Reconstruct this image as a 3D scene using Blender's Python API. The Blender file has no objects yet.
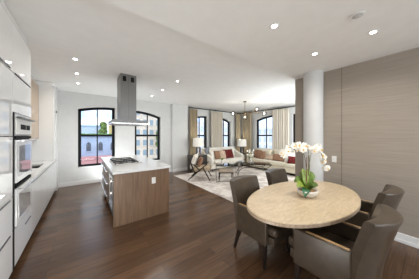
import bpy, bmesh, math, random
from mathutils import Vector, Matrix
random.seed(4)
PI = math.pi
S = bpy.context.scene
COL = S.collection

# ------------------------------------------------------------------ camera
cd = bpy.data.cameras.new('camera')
cam = bpy.data.objects.new('camera', cd); COL.objects.link(cam)
cam.location = (0, 0, 1.53)
cam.rotation_euler = (PI/2, 0, -math.radians(37.1))
cd.sensor_width = 36; cd.lens = 36*166/419; cd.shift_y = -4/419; cd.clip_start = .05; cd.clip_end = 300
S.camera = cam
S.view_settings.view_transform = 'Standard'; S.view_settings.look = 'None'
S.view_settings.gamma = 1; S.view_settings.use_curve_mapping = False
S.view_settings.exposure = 0.38
S.cycles.use_denoising = True
S.cycles.max_bounces = 10; S.cycles.diffuse_bounces = 6; S.cycles.transparent_max_bounces = 16
S.cycles.sample_clamp_indirect = 4

# ------------------------------------------------------------------ sky
W = bpy.data.worlds.new('sky'); S.world = W; W.use_nodes = True
nt = W.node_tree; nt.nodes.clear()
def N(t, k, **kw):
    n = t.nodes.new(k)
    for a, b in kw.items(): setattr(n, a, b)
    return n
wo = N(nt, 'ShaderNodeOutputWorld'); bg = N(nt, 'ShaderNodeBackground'); bg.inputs[1].default_value = 1.7
tc = N(nt, 'ShaderNodeTexCoord'); sp = N(nt, 'ShaderNodeSeparateXYZ')
nt.links.new(tc.outputs['Generated'], sp.inputs[0])
mp = N(nt, 'ShaderNodeMapping'); mp.inputs['Scale'].default_value = (1, 1, 2.6)
nt.links.new(tc.outputs['Generated'], mp.inputs[0])
nz = N(nt, 'ShaderNodeTexNoise'); nz.inputs['Scale'].default_value = 5; nz.inputs['Detail'].default_value = 5
nt.links.new(mp.outputs[0], nz.inputs[0])
cr = N(nt, 'ShaderNodeValToRGB'); cr.color_ramp.elements[0].position = .42; cr.color_ramp.elements[1].position = .6
cr.color_ramp.elements[0].color = (.42, .60, .92, 1); cr.color_ramp.elements[1].color = (.88, .92, 1, 1)
nt.links.new(nz.outputs[0], cr.inputs[0])
gr = N(nt, 'ShaderNodeValToRGB'); gr.color_ramp.elements[0].position = .49; gr.color_ramp.elements[1].position = .5
gr.color_ramp.elements[0].color = (.55, .53, .5, 1); gr.color_ramp.elements[1].color = (1, 1, 1, 1)
ma = N(nt, 'ShaderNodeMath', operation='MULTIPLY_ADD'); ma.inputs[1].default_value = .5; ma.inputs[2].default_value = .5
nt.links.new(sp.outputs[2], ma.inputs[0]); nt.links.new(ma.outputs[0], gr.inputs[0])
mx = N(nt, 'ShaderNodeMixRGB', blend_type='MULTIPLY'); mx.inputs[0].default_value = 1
nt.links.new(cr.outputs[0], mx.inputs[1]); nt.links.new(gr.outputs[0], mx.inputs[2])
nt.links.new(mx.outputs[0], bg.inputs[0]); nt.links.new(bg.outputs[0], wo.inputs[0])

# ------------------------------------------------------------------ sun, and unseen area lights added as fill
def area(name, loc, rot, sx, sy, power, color=(1, 1, 1), spread=PI):
    l = bpy.data.lights.new(name, 'AREA'); l.shape = 'RECTANGLE'; l.size = sx; l.size_y = sy
    l.energy = power; l.color = color; l.spread = spread
    o = bpy.data.objects.new(name, l); COL.objects.link(o); o.location = loc; o.rotation_euler = rot
    return o
sun = bpy.data.lights.new('sun', 'SUN'); sun.energy = 1.5; sun.angle = math.radians(3); sun.color = (1, .96, .9)
so = bpy.data.objects.new('sun', sun); COL.objects.link(so); so.rotation_euler = Vector((-.5, -.6, .85)).to_track_quat('Z', 'Y').to_euler()
area('back_fill', (.4, -3.3, 1.6), (math.radians(72), 0, 0), 2.6, 2.2, 45, (.93, .98, 1))  # added fill light in front of the back wall, out of view
area('side_back_fill', (3.3, -2.4, 1.5), (math.radians(74), 0, math.radians(42)), 2.2, 2.0, 60, (.93, .98, 1))  # unseen fill light added to brighten the white cabinet fronts
area('floor_fill', (.15, .85, .04), (math.radians(155), 0, math.radians(-10)), 1.0, .4, 26, (1, .98, .94))  # added uplight near the floor, brightens the ceiling
area('far_floor_fill', (.85, 6.0, .06), (math.radians(180), 0, 0), 1.0, .6, 22, (.93, .98, 1))  # added uplight hidden behind the island, lifts the far ceiling
area('living_fill', (5.6, 1.95, 1.6), (math.radians(100), 0, math.radians(10)), 2.4, 1.6, 75, (.93, .98, 1))  # added fill for the living room; no window on this side
DOWN_W = 5

# ------------------------------------------------------------------ materials
MATS = {}
def mat(name, col, rough=.5, metal=0, var=.04, scale=30, coat=0, spec=.5, bump=0, stretch=(1, 1, 1), trans=0, alpha=1, emit=None, es=0, ior=1.5, sheen=0):
    m = bpy.data.materials.new(name); m.use_nodes = True; t = m.node_tree
    b = t.nodes['Principled BSDF']
    b.inputs['Roughness'].default_value = rough; b.inputs['Metallic'].default_value = metal
    b.inputs['Specular IOR Level'].default_value = spec; b.inputs['Coat Weight'].default_value = coat
    b.inputs['IOR'].default_value = ior; b.inputs['Transmission Weight'].default_value = trans
    b.inputs['Coat Roughness'].default_value = .01; b.inputs['Sheen Weight'].default_value = sheen
    c = N(t, 'ShaderNodeTexCoord'); p = N(t, 'ShaderNodeMapping'); p.inputs['Scale'].default_value = stretch
    z = N(t, 'ShaderNodeTexNoise'); z.inputs['Scale'].default_value = scale; z.inputs['Detail'].default_value = 4
    r = N(t, 'ShaderNodeValToRGB')
    lo = tuple(max(0, x*(1-var*2)) for x in col); hi = tuple(min(1, x*(1+var*2)) for x in col)
    r.color_ramp.elements[0].position = .3; r.color_ramp.elements[1].position = .7
    r.color_ramp.elements[0].color = (*lo, 1); r.color_ramp.elements[1].color = (*hi, 1)
    t.links.new(c.outputs['Object'], p.inputs[0]); t.links.new(p.outputs[0], z.inputs[0]); t.links.new(z.outputs[0], r.inputs[0])
    t.links.new(r.outputs[0], b.inputs['Base Color'])
    if bump:
        bu = N(t, 'ShaderNodeBump'); bu.inputs['Strength'].default_value = bump; bu.inputs['Distance'].default_value = .01
        t.links.new(z.outputs[0], bu.inputs['Height']); t.links.new(bu.outputs[0], b.inputs['Normal'])
    if emit:
        b.inputs['Emission Color'].default_value = (*emit, 1); b.inputs['Emission Strength'].default_value = es
    MATS[name] = m
    return m
def pane_mat(name, tint=(1, 1, 1), refl=.08, rough=0):
    m = bpy.data.materials.new(name); m.use_nodes = True; t = m.node_tree; t.nodes.clear()
    o = N(t, 'ShaderNodeOutputMaterial'); x = N(t, 'ShaderNodeMixShader'); tr = N(t, 'ShaderNodeBsdfTransparent'); g = N(t, 'ShaderNodeBsdfGlossy')
    lw = N(t, 'ShaderNodeFresnel'); lw.inputs[0].default_value = 1.25 + refl
    tr.inputs[0].default_value = (*tint, 1); g.inputs[1].default_value = rough
    t.links.new(lw.outputs[0], x.inputs[0]); t.links.new(tr.outputs[0], x.inputs[1]); t.links.new(g.outputs[0], x.inputs[2]); t.links.new(x.outputs[0], o.inputs[0])
    return m

wall_white = mat('wall_white', (.63, .63, .62), .7, var=.01, scale=8)
ceil_white = mat('ceiling_white', (.80, .795, .78), .8, var=.01, scale=6)
trim_white = mat('trim_white', (.84, .84, .83), .4, var=.01)
cab_white = mat('gloss_white_lacquer', (.86, .86, .85), .5, var=.005, coat=1, spec=.5, ior=1.5)
base_white = mat('satin_white_lacquer', (.85, .85, .84), .18, var=.005, coat=.5)
counter_white = mat('white_quartz', (.74, .74, .73), .16, var=.02, scale=60)
dark_gap = mat('dark_recess', (.012, .012, .012), .6, spec=.1)
black_metal = mat('black_window_metal', (.006, .006, .007), .5, var=.1, spec=.2)
handle_metal = mat('dark_handle_metal', (.10, .10, .105), .3, .8)
steel = mat('brushed_steel', (.21, .205, .195), .42, 1, var=.06, scale=12, stretch=(1, 1, 30))
steel_bright = mat('brushed_steel_bright', (.70, .69, .67), .25, 1, var=.03)  # paler, smoother steel for handles and trim
tray_m = mat('satin_steel_tray', (.62, .61, .59), .45, .35, var=.02)
oven_glass = mat('oven_glass', (.36, .36, .36), .08, .0, var=.01, coat=1, ior=1.5, spec=.5)
walnut = None
def wood(name, c0, c1, rough, scale, stretch, coat=0, bump=0):
    m = bpy.data.materials.new(name); m.use_nodes = True; t = m.node_tree; b = t.nodes['Principled BSDF']
    b.inputs['Roughness'].default_value = rough; b.inputs['Coat Weight'].default_value = coat; b.inputs['Coat Roughness'].default_value = .05
    c = N(t, 'ShaderNodeTexCoord'); p = N(t, 'ShaderNodeMapping'); p.inputs['Scale'].default_value = stretch
    z = N(t, 'ShaderNodeTexNoise'); z.inputs['Scale'].default_value = scale; z.inputs['Detail'].default_value = 8; z.inputs['Distortion'].default_value = .6
    r = N(t, 'ShaderNodeValToRGB'); r.color_ramp.elements[0].position = .32; r.color_ramp.elements[1].position = .68
    r.color_ramp.elements[0].color = (*c0, 1); r.color_ramp.elements[1].color = (*c1, 1)
    t.links.new(c.outputs['Object'], p.inputs[0]); t.links.new(p.outputs[0], z.inputs[0]); t.links.new(z.outputs[0], r.inputs[0]); t.links.new(r.outputs[0], b.inputs['Base Color'])
    if bump:
        bu = N(t, 'ShaderNodeBump'); bu.inputs['Strength'].default_value = bump; bu.inputs['Distance'].default_value = .004
        t.links.new(z.outputs[0], bu.inputs['Height']); t.links.new(bu.outputs[0], b.inputs['Normal'])
    return m
walnut = wood('island_walnut', (.135, .077, .043), (.23, .14, .082), .4, 3, (9, 9, .7))
pale_oak = wood('pale_oak_laminate', (.40, .30, .21), (.47, .36, .26), .4, 3, (9, 9, .7), coat=.15)
warm_arm_light = wood('warm_arm_light', (.36, .22, .10), (.50, .33, .16), .3, 6, (1, 12, 12))  # warm downlight on the chair arm tops, put into the colour
dark_wood = mat('espresso_wood', (.016, .009, .006), .5, spec=.3, var=.2, scale=20, stretch=(1, 1, .2))
night_wood = mat('charcoal_stained_wood', (.045, .038, .034), .35, var=.2, scale=20)
leather = mat('taupe_grey_leather', (.064, .046, .031), .33, var=.10, scale=14, bump=.04, coat=0)
tufted_leather = leather
sofa_cream = mat('cream_sofa_fabric', (.74, .70, .62), .9, var=.05, scale=60, bump=.1, sheen=.2)
sofa_tan = mat('oatmeal_sofa_fabric', (.62, .56, .44), .9, var=.06, scale=60, bump=.1, sheen=.2)
rust = mat('rust_velvet', (.27, .15, .095), .9, var=.15, scale=12, spec=.2)
burgundy = mat('burgundy_velvet', (.115, .016, .014), .9, var=.25, scale=12, spec=.2)
ivory = mat('ivory_weave', (.78, .74, .68), .9, var=.05, scale=40)
patterned = mat('tan_patterned_weave', (.50, .38, .28), .9, var=.25, scale=22)
greyblue = mat('slate_grey_weave', (.20, .215, .24), .9, var=.1, scale=30)
curtain_tan = mat('tan_linen', (.43, .36, .25), .9, var=.06, scale=6, stretch=(6, 6, .3))
curtain_mid = mat('oatmeal_linen', (.60, .55, .47), .9, var=.06, scale=6, stretch=(6, 6, .3))
shade_m = mat('ivory_lamp_shade', (.85, .82, .75), .8, var=.02, emit=(1, .93, .80), es=.08)
brass = mat('aged_brass', (.20, .14, .08), .3, 1)
iron = mat('dark_bronze_iron', (.045, .034, .028), .4, .6)
crystal = mat('clear_crystal', (1, 1, 1), .02, var=0, trans=1, ior=1.45)
clear = pane_mat('clear_glass', (.98, .985, .99), -.05)
tint_glass = pane_mat('table_glass', (.96, .98, .98), .1)
pane_glass = pane_mat('window_glass', (.97, .98, .98), -.1)
bulb_on = mat('warm_bulb', (1, .9, .7), .5, emit=(1, .80, .58), es=6)
lamp_on = mat('downlight_lens', (1, 1, 1), .5, emit=(1, .96, .9), es=14)
plastic = mat('white_plastic', (.80, .79, .76), .35, var=.01)
grey_plastic = mat('grey_plastic', (.50, .50, .50), .4, var=.01)
leaf_m = mat('orchid_leaf_green', (.11, .18, .022), .4, var=.3, scale=10)
leaf_y = mat('yellow_green_leaf', (.22, .30, .035), .4, var=.2, scale=10)
leaf_d = mat('deep_green_leaf', (.035, .13, .06), .35, var=.2, scale=10)
petal_m = mat('white_orchid_petal', (.90, .87, .80), .6, var=.03, scale=20)
lip_m = mat('yellow_orchid_lip', (.80, .50, .10), .6)
stem_m = mat('green_brown_stem', (.14, .13, .04), .6)
stake_m = mat('red_brown_stake', (.20, .05, .025), .5)
moss_m = mat('brown_bark_moss', (.30, .17, .07), .9, var=.4, scale=60, bump=.6)
pot_m = mat('textured_white_ceramic', (.70, .66, .60), .4, var=.08, scale=70, bump=.3)
sheep = mat('cream_fleece', (.80, .74, .64), 1, var=.1, scale=60, bump=.8)
seat_tan = mat('warm_beige_seat_fabric', (.56, .45, .32), .9, var=.08, scale=50)
steel_dk = mat('burnished_steel', (.20, .19, .18), .35, 1)
stool_fab = mat('beige_stool_fabric', (.44, .36, .28), .9, var=.1, scale=50)

# floor: long dark planks running along X
fl = bpy.data.materials.new('dark_walnut_planks'); fl.use_nodes = True; t = fl.node_tree; b = t.nodes['Principled BSDF']
c = N(t, 'ShaderNodeTexCoord'); br = N(t, 'ShaderNodeTexBrick')
br.inputs['Scale'].default_value = 1; br.inputs['Brick Width'].default_value = 1.7; br.inputs['Row Height'].default_value = .135
br.inputs['Mortar Size'].default_value = .0016; br.offset = .37; br.inputs['Bias'].default_value = -.1
br.inputs['Color1'].default_value = (.125, .068, .036, 1); br.inputs['Color2'].default_value = (.068, .034, .0175, 1); br.inputs['Mortar'].default_value = (.008, .005, .003, 1)
p = N(t, 'ShaderNodeMapping'); p.inputs['Scale'].default_value = (1.2, 22, 1)
z = N(t, 'ShaderNodeTexNoise'); z.inputs['Scale'].default_value = 3; z.inputs['Detail'].default_value = 8
r = N(t, 'ShaderNodeValToRGB'); r.color_ramp.elements[0].color = (.74, .74, .74, 1); r.color_ramp.elements[1].color = (1.25, 1.22, 1.2, 1)
r.color_ramp.elements[0].position = .3; r.color_ramp.elements[1].position = .7
m2 = N(t, 'ShaderNodeMixRGB', blend_type='MULTIPLY'); m2.inputs[0].default_value = 1
t.links.new(c.outputs['Object'], br.inputs[0]); t.links.new(c.outputs['Object'], p.inputs[0]); t.links.new(p.outputs[0], z.inputs[0])
t.links.new(z.outputs[0], r.inputs[0]); t.links.new(br.outputs[0], m2.inputs[1]); t.links.new(r.outputs[0], m2.inputs[2]); t.links.new(m2.outputs[0], b.inputs['Base Color'])
b.inputs['Roughness'].default_value = .24; b.inputs['Specular IOR Level'].default_value = .36
bu = N(t, 'ShaderNodeBump'); bu.inputs['Strength'].default_value = .12; bu.inputs['Distance'].default_value = .003
t.links.new(z.outputs[0], bu.inputs['Height']); t.links.new(bu.outputs[0], b.inputs['Normal'])

# taupe grasscloth wallcovering with hairline seams
gc = bpy.data.materials.new('taupe_grasscloth'); gc.use_nodes = True; t = gc.node_tree; b = t.nodes['Principled BSDF']
c = N(t, 'ShaderNodeTexCoord'); p = N(t, 'ShaderNodeMapping'); p.inputs['Scale'].default_value = (.6, .6, 40)
z = N(t, 'ShaderNodeTexNoise'); z.inputs['Scale'].default_value = 3.2; z.inputs['Detail'].default_value = 6
r = N(t, 'ShaderNodeValToRGB'); r.color_ramp.elements[0].position = .3; r.color_ramp.elements[1].position = .72
r.color_ramp.elements[0].color = (.30, .255, .21, 1); r.color_ramp.elements[1].color = (.40, .345, .29, 1)
t.links.new(c.outputs['Object'], p.inputs[0]); t.links.new(p.outputs[0], z.inputs[0]); t.links.new(z.outputs[0], r.inputs[0]); t.links.new(r.outputs[0], b.inputs['Base Color'])
b.inputs['Roughness'].default_value = .55
bu = N(t, 'ShaderNodeBump'); bu.inputs['Strength'].default_value = .15; bu.inputs['Distance'].default_value = .004
t.links.new(z.outputs[0], bu.inputs['Height']); t.links.new(bu.outputs[0], b.inputs['Normal'])

# travertine-like pale oak chevron table top
tt = bpy.data.materials.new('pale_bleached_table_wood'); tt.use_nodes = True; t = tt.node_tree; b = t.nodes['Principled BSDF']
c = N(t, 'ShaderNodeTexCoord'); p = N(t, 'ShaderNodeMapping'); p.inputs['Rotation'].default_value = (0, 0, .6); p.inputs['Scale'].default_value = (3, 16, 1)
z = N(t, 'ShaderNodeTexNoise'); z.inputs['Scale'].default_value = 3; z.inputs['Detail'].default_value = 8; z.inputs['Distortion'].default_value = 1.2
r = N(t, 'ShaderNodeValToRGB'); r.color_ramp.elements[0].position = .3; r.color_ramp.elements[1].position = .66
r.color_ramp.elements[0].color = (.47, .36, .225, 1); r.color_ramp.elements[1].color = (.64, .505, .34, 1)
t.links.new(c.outputs['Object'], p.inputs[0]); t.links.new(p.outputs[0], z.inputs[0]); t.links.new(z.outputs[0], r.inputs[0]); t.links.new(r.outputs[0], b.inputs['Base Color'])
b.inputs['Roughness'].default_value = .33
table_edge = wood('table_edge_wood', (.26, .19, .13), (.42, .32, .23), .45, 4, (10, 10, 2))

# rug: ivory with blurred beige and grey abstract marks
rg = bpy.data.materials.new('ivory_abstract_rug'); rg.use_nodes = True; t = rg.node_tree; b = t.nodes['Principled BSDF']
c = N(t, 'ShaderNodeTexCoord'); z = N(t, 'ShaderNodeTexNoise'); z.inputs['Scale'].default_value = 2.6; z.inputs['Detail'].default_value = 6; z.inputs['Roughness'].default_value = .7
r = N(t, 'ShaderNodeValToRGB'); e = r.color_ramp.elements; e[0].position = .38; e[0].color = (.42, .38, .37, 1); e[1].position = .55; e[1].color = (.74, .69, .64, 1)
x = e.new(.47); x.color = (.60, .52, .46, 1)
t.links.new(c.outputs['Object'], z.inputs[0]); t.links.new(z.outputs[0], r.inputs[0]); t.links.new(r.outputs[0], b.inputs['Base Color']); b.inputs['Roughness'].default_value = .95
z2 = N(t, 'ShaderNodeTexNoise'); z2.inputs['Scale'].default_value = 120; bu = N(t, 'ShaderNodeBump'); bu.inputs['Strength'].default_value = .3; bu.inputs['Distance'].default_value = .01
t.links.new(c.outputs['Object'], z2.inputs[0]); t.links.new(z2.outputs[0], bu.inputs['Height']); t.links.new(bu.outputs[0], b.inputs['Normal'])

# ------------------------------------------------------------------ mesh builder
class MB:
    def __init__(s): s.bm = bmesh.new(); s.flat = False
    def _bev(s, verts, r, seg):
        if r <= 0: return
        es = set(); vs = set(verts)
        for v in verts:
            for e_ in v.link_edges:
                if e_.other_vert(v) in vs: es.add(e_)
        bmesh.ops.bevel(s.bm, geom=list(es), offset=r, segments=seg, profile=.5, affect='EDGES', clamp_overlap=True)
    def box(s, x0, y0, z0, x1, y1, z1, r=0, seg=2, M=None):
        vs = [s.bm.verts.new((x, y, z_)) for x in (x0, x1) for y in (y0, y1) for z_ in (z0, z1)]
        for f in ((0, 1, 3, 2), (4, 6, 7, 5), (0, 4, 5, 1), (2, 3, 7, 6), (0, 2, 6, 4), (1, 5, 7, 3)): s.bm.faces.new([vs[i] for i in f])
        if M:
            for v in vs: v.co = M @ v.co
        s.flat = True; s._bev(vs, r, seg); return s
    def prism(s, pts, h0, h1, ax='z', r=0):      # closed outline extruded along an axis
        def P(a, b, h): return {'z': (a, b, h), 'y': (a, h, b), 'x': (h, a, b)}[ax]
        lo = [s.bm.verts.new(P(a, b, h0)) for a, b in pts]; hi = [s.bm.verts.new(P(a, b, h1)) for a, b in pts]
        n = len(pts); s.bm.faces.new(lo[::-1]); s.bm.faces.new(hi)
        for i in range(n): s.bm.faces.new((lo[i], lo[(i+1) % n], hi[(i+1) % n], hi[i]))
        s._bev(lo+hi, r, 2) if r else None
        return s
    def lathe(s, prof, cx=0, cy=0, n=28, sx=1, sy=1, cap=True):     # prof: (radius, z) bottom to top
        rings = [[s.bm.verts.new((cx+rr*sx*math.cos(2*PI*i/n), cy+rr*sy*math.sin(2*PI*i/n), zz)) for i in range(n)] for rr, zz in prof]
        for a, b_ in zip(rings, rings[1:]):
            for i in range(n): s.bm.faces.new((a[i], a[(i+1) % n], b_[(i+1) % n], b_[i]))
        if cap: s.bm.faces.new(rings[0][::-1]); s.bm.faces.new(rings[-1])
        return s
    def tube(s, pts, rad, n=8, sq=False):
        pts = [Vector(p_) for p_ in pts]; rads = rad if isinstance(rad, (list, tuple)) else [rad]*len(pts)
        rings = []
        for i, p_ in enumerate(pts):
            d = (pts[min(i+1, len(pts)-1)] - pts[max(i-1, 0)]).normalized()
            up = Vector((0, 0, 1)) if abs(d.z) < .95 else Vector((1, 0, 0))
            a = d.cross(up).normalized(); b_ = d.cross(a).normalized()
            k = 4 if sq else n; o_ = PI/4 if sq else 0
            rings.append([s.bm.verts.new(p_ + rads[i]*(a*math.cos(2*PI*j/k+o_)+b_*math.sin(2*PI*j/k+o_))) for j in range(k)])
        k = len(rings[0])
        for a, b_ in zip(rings, rings[1:]):
            for i in range(k): s.bm.faces.new((a[i], a[(i+1) % k], b_[(i+1) % k], b_[i]))
        s.bm.faces.new(rings[0][::-1]); s.bm.faces.new(rings[-1]); return s
    def ball(s, c_, r_, sx=1, sy=1, sz=1, u=20, v=12):
        M = Matrix.Translation(c_) @ Matrix.Diagonal((r_*sx, r_*sy, r_*sz, 1))
        bmesh.ops.create_uvsphere(s.bm, u_segments=u, v_segments=v, radius=1, matrix=M); return s
    def pillow(s, M, w, h, th, n=12, pinch=.06):  # stuffed cushion in local xz, thick along y
        top = {}; bot = {}
        for i in range(n+1):
            for j in range(n+1):
                a = -1+2*i/n; b_ = -1+2*j/n
                k = (1-pinch*(1-abs(a)**2)*abs(b_)**3*1.0); l = (1-pinch*(1-abs(b_)**2)*abs(a)**3)
                tt_ = th/2*((1-a**4)*(1-b_**4))**.45
                pt = (w/2*a*l, h/2*b_*k)
                if i in (0, n) or j in (0, n):
                    v = s.bm.verts.new(M @ Vector((pt[0], 0, pt[1]))); top[i, j] = bot[i, j] = v
                else:
                    top[i, j] = s.bm.verts.new(M @ Vector((pt[0], tt_, pt[1]))); bot[i, j] = s.bm.verts.new(M @ Vector((pt[0], -tt_, pt[1])))
        for i in range(n):
            for j in range(n):
                s.bm.faces.new((top[i, j], top[i, j+1], top[i+1, j+1], top[i+1, j]))
                s.bm.faces.new((bot[i, j], bot[i+1, j], bot[i+1, j+1], bot[i, j+1]))
        return s
    def grid(s, f, nu, nv, th):                  # open sheet f(u,v)->point, given thickness along its normals
        g = [[Vector(f(i/nu, j/nv)) for j in range(nv+1)] for i in range(nu+1)]
        A = [[None]*(nv+1) for _ in range(nu+1)]; B = [[None]*(nv+1) for _ in range(nu+1)]
        for i in range(nu+1):
            for j in range(nv+1):
                du = g[min(i+1, nu)][j]-g[max(i-1, 0)][j]; dv = g[i][min(j+1, nv)]-g[i][max(j-1, 0)]
                n_ = du.cross(dv); n_ = n_.normalized() if n_.length > 1e-9 else Vector((0, 0, 1))
                A[i][j] = s.bm.verts.new(g[i][j]+n_*th/2); B[i][j] = s.bm.verts.new(g[i][j]-n_*th/2)
        for i in range(nu):
            for j in range(nv):
                s.bm.faces.new((A[i][j], A[i+1][j], A[i+1][j+1], A[i][j+1])); s.bm.faces.new((B[i][j], B[i][j+1], B[i+1][j+1], B[i+1][j]))
        for j in range(nv):
            s.bm.faces.new((A[0][j], A[0][j+1], B[0][j+1], B[0][j])); s.bm.faces.new((A[nu][j], B[nu][j], B[nu][j+1], A[nu][j+1]))
        for i in range(nu):
            s.bm.faces.new((A[i][0], B[i][0], B[i+1][0], A[i+1][0])); s.bm.faces.new((A[i][nv], A[i+1][nv], B[i+1][nv], B[i][nv]))
        return s
    def build(s, name, m, parent=None, world=False, smooth=True, label=None):
        bm = s.bm
        bmesh.ops.recalc_face_normals(bm, faces=bm.faces)
        root = parent
        while root is not None and root.parent is not None: root = root.parent
        base = None
        if parent is None:
            xs = [v.co.x for v in bm.verts]; ys = [v.co.y for v in bm.verts]; zs = [v.co.z for v in bm.verts]
            base = Vector(((min(xs)+max(xs))/2, (min(ys)+max(ys))/2, min(zs)))
            bmesh.ops.translate(bm, verts=bm.verts, vec=-base)
        elif world: bmesh.ops.translate(bm, verts=bm.verts, vec=-root.location)
        me = bpy.data.meshes.new(name); bm.to_mesh(me); bm.free(); me.materials.append(m)
        if smooth: me.shade_smooth(); me.set_sharp_from_angle(angle=math.radians(35))
        o = bpy.data.objects.new(name, me); COL.objects.link(o)
        if smooth and s.flat:
            wn = o.modifiers.new('weighted_normals', 'WEIGHTED_NORMAL'); wn.keep_sharp = True; wn.weight = 80
        if parent is not None: o.parent = parent
        else: o.location = base
        if label: o['label'] = label
        return o
def tag(o, label, cat, group=None, kind=None):
    o['label'] = label; o['category'] = cat
    if group: o['group'] = group
    if kind: o['kind'] = kind
    return o
def thing(name, label, cat, loc=(0, 0, 0), rz=0, group=None, kind=None):
    o = bpy.data.objects.new(name, None); COL.objects.link(o); o.location = loc; o.rotation_euler = (0, 0, rz); o.empty_display_size = .1
    return tag(o, label, cat, group, kind)
def dup(o, parent=None):
    c_ = o.copy(); COL.objects.link(c_)
    if parent is not None: c_.parent = parent
    for ch in list(o.children): dup(ch, c_)
    return c_
def struct(o, label, cat): return tag(o, label, cat, kind='structure')
def bez(p0, p1, p2, p3, n=10):
    p0, p1, p2, p3 = map(Vector, (p0, p1, p2, p3))
    return [(1-k)**3*p0+3*(1-k)**2*k*p1+3*(1-k)*k*k*p2+k**3*p3 for k in (i/n for i in range(n+1))]

# ------------------------------------------------------------------ room shell
YA, XC, XR, XL, YB = 6.56, 7.25, 3.63, -1.22, -3.6
ZC, ZD, YS = 2.86, 2.73, 1.74
TH = .2
struct(MB().box(XL-.3, YB-.3, -.12, XC+.4, YA+.4, 0).build('floor', fl), 'dark walnut plank floor with a satin sheen', 'floor')
struct(MB().box(XL-.3, YS, ZC, XC+.3, YA+.3, ZC+.15).build('ceiling', ceil_white), 'white raised ceiling over kitchen and living area', 'ceiling')
struct(MB().box(XL-.3, YB-.3, ZD, XC+.3, YS, ZC+.15).build('ceiling', ceil_white), 'lower white ceiling over dining area', 'ceiling')

def arch_z(u, o): return o[3]+(o[4]-o[3])*u + o[5]*4*u*(1-u)   # head height: left, right, extra rise mid
def wall_open(name, axis, face, th, a0, a1, z1, ops, m, label):
    b_ = MB()
    def bx(p0, p1, q0, q1, zt=None):
        if axis == 'y': b_.box(p0, face, q0, p1, face+th, q1)
        else: b_.box(face, p0, q0, face+th, p1, q1)
    cur = a0
    for o in ops:
        bx(cur, o[0], 0, z1); bx(o[0], o[1], 0, o[2])
        n = 14; up = [(o[0]+(o[1]-o[0])*i/n, arch_z(i/n, o)) for i in range(n+1)]
        b_.prism([(o[0], z1)]+up+[(o[1], z1)], face, face+th, 'y' if axis == 'y' else 'x')
        cur = o[1]
    bx(cur, a1, 0, z1)
    return struct(b_.build(name, m, smooth=False), label, 'wall')
# (start, end, sill z, head z at start, head z at end, arch rise)
opsA = [(-.15, .86, .52, 2.36, 2.49, .04), (1.50, 2.48, .52, 2.46, 2.27, .05), (4.05, 4.82, .52, 2.36, 2.47, .04), (5.60, 6.42, .52, 2.48, 2.26, .05)]
opsC = [(2.50, 3.60, .52, 2.26, 2.47, .04), (4.40, 5.53, .52, 2.52, 2.34, .05)]
wall_open('wall_back', 'y', YA, TH, XL-.2, XC+TH, ZC, opsA, wall_white, 'light grey far wall with black arched windows')
wall_open('wall_right', 'x', XC, TH, YS, YA, ZC, opsC, wall_white, 'far right living room wall behind the long sofa')
struct(MB().box(XL-.2, YB, 0, XL, YA, ZC).build('wall_left', wall_white), 'white wall behind the kitchen cabinets', 'wall')
wf = MB(); wf.box(XR, YB, 0, XR+.14, YS, ZD)
struct(wf.build('wall_partition', gc, smooth=False), 'taupe grasscloth covered wall beside dining table', 'wall')
struct(MB().box(XR+.14, YS-.14, 0, XC+TH, YS, ZC).build('wall_living', wall_white), 'near wall of the living room', 'wall')
opsN = [(-.95, 1.05, .25, 2.5, 2.5, 0), (1.35, 3.35, .25, 2.5, 2.5, 0)]  # unseen openings, added to let more sky light into the room
wall_open('wall_front', 'y', YB-TH, TH, XL-.2, XR+.14, ZD, opsN, wall_white, 'wall behind the viewer with wide windows added for light')
struct(MB().box(2.95, 6.45, 0, 3.67, YA, ZC, r=.004).build('wall_pier', wall_white), 'white wall pier between kitchen windows and curtains', 'wall')
seam_m = mat('grasscloth_joint_dark', (.13, .105, .085), .9)
# grasscloth seams: hairline joints in the covering
for yy in (.93, .02, -.9):
    struct(MB().box(XR-.0015, yy-.003, .13, XR, yy+.003, ZD).build('trim_seam', seam_m), 'hairline vertical joint in taupe grasscloth wall', 'trim')
struct(MB().box(XR-.018, YB, 0, XR, YS, .13, r=.004).box(XR-.026, YB, 0, XR-.018, YS, .045, r=.003).build('baseboard_right', trim_white), 'white baseboard along grasscloth wall', 'baseboard')
struct(MB().box(-.6, YA-.018, 0, 2.95, YA, .13, r=.004).build('baseboard_back', trim_white), 'white baseboard under kitchen windows', 'baseboard')
struct(MB().box(2.94, 6.432, 0, 3.68, 6.45, .13, r=.004).build('baseboard_pier', trim_white), 'white baseboard on wall pier', 'baseboard')
struct(MB().box(3.67, YA-.018, 0, XC, YA, .13, r=.004).build('baseboard_living', trim_white), 'white baseboard behind cream loveseat', 'baseboard')
# round column
col = MB().lathe([(.164, 0), (.164, ZD)], 3.52, 1.345, 48).build('trim_column', wall_white); struct(col, 'round white structural column beside grasscloth wall', 'column')

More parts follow.
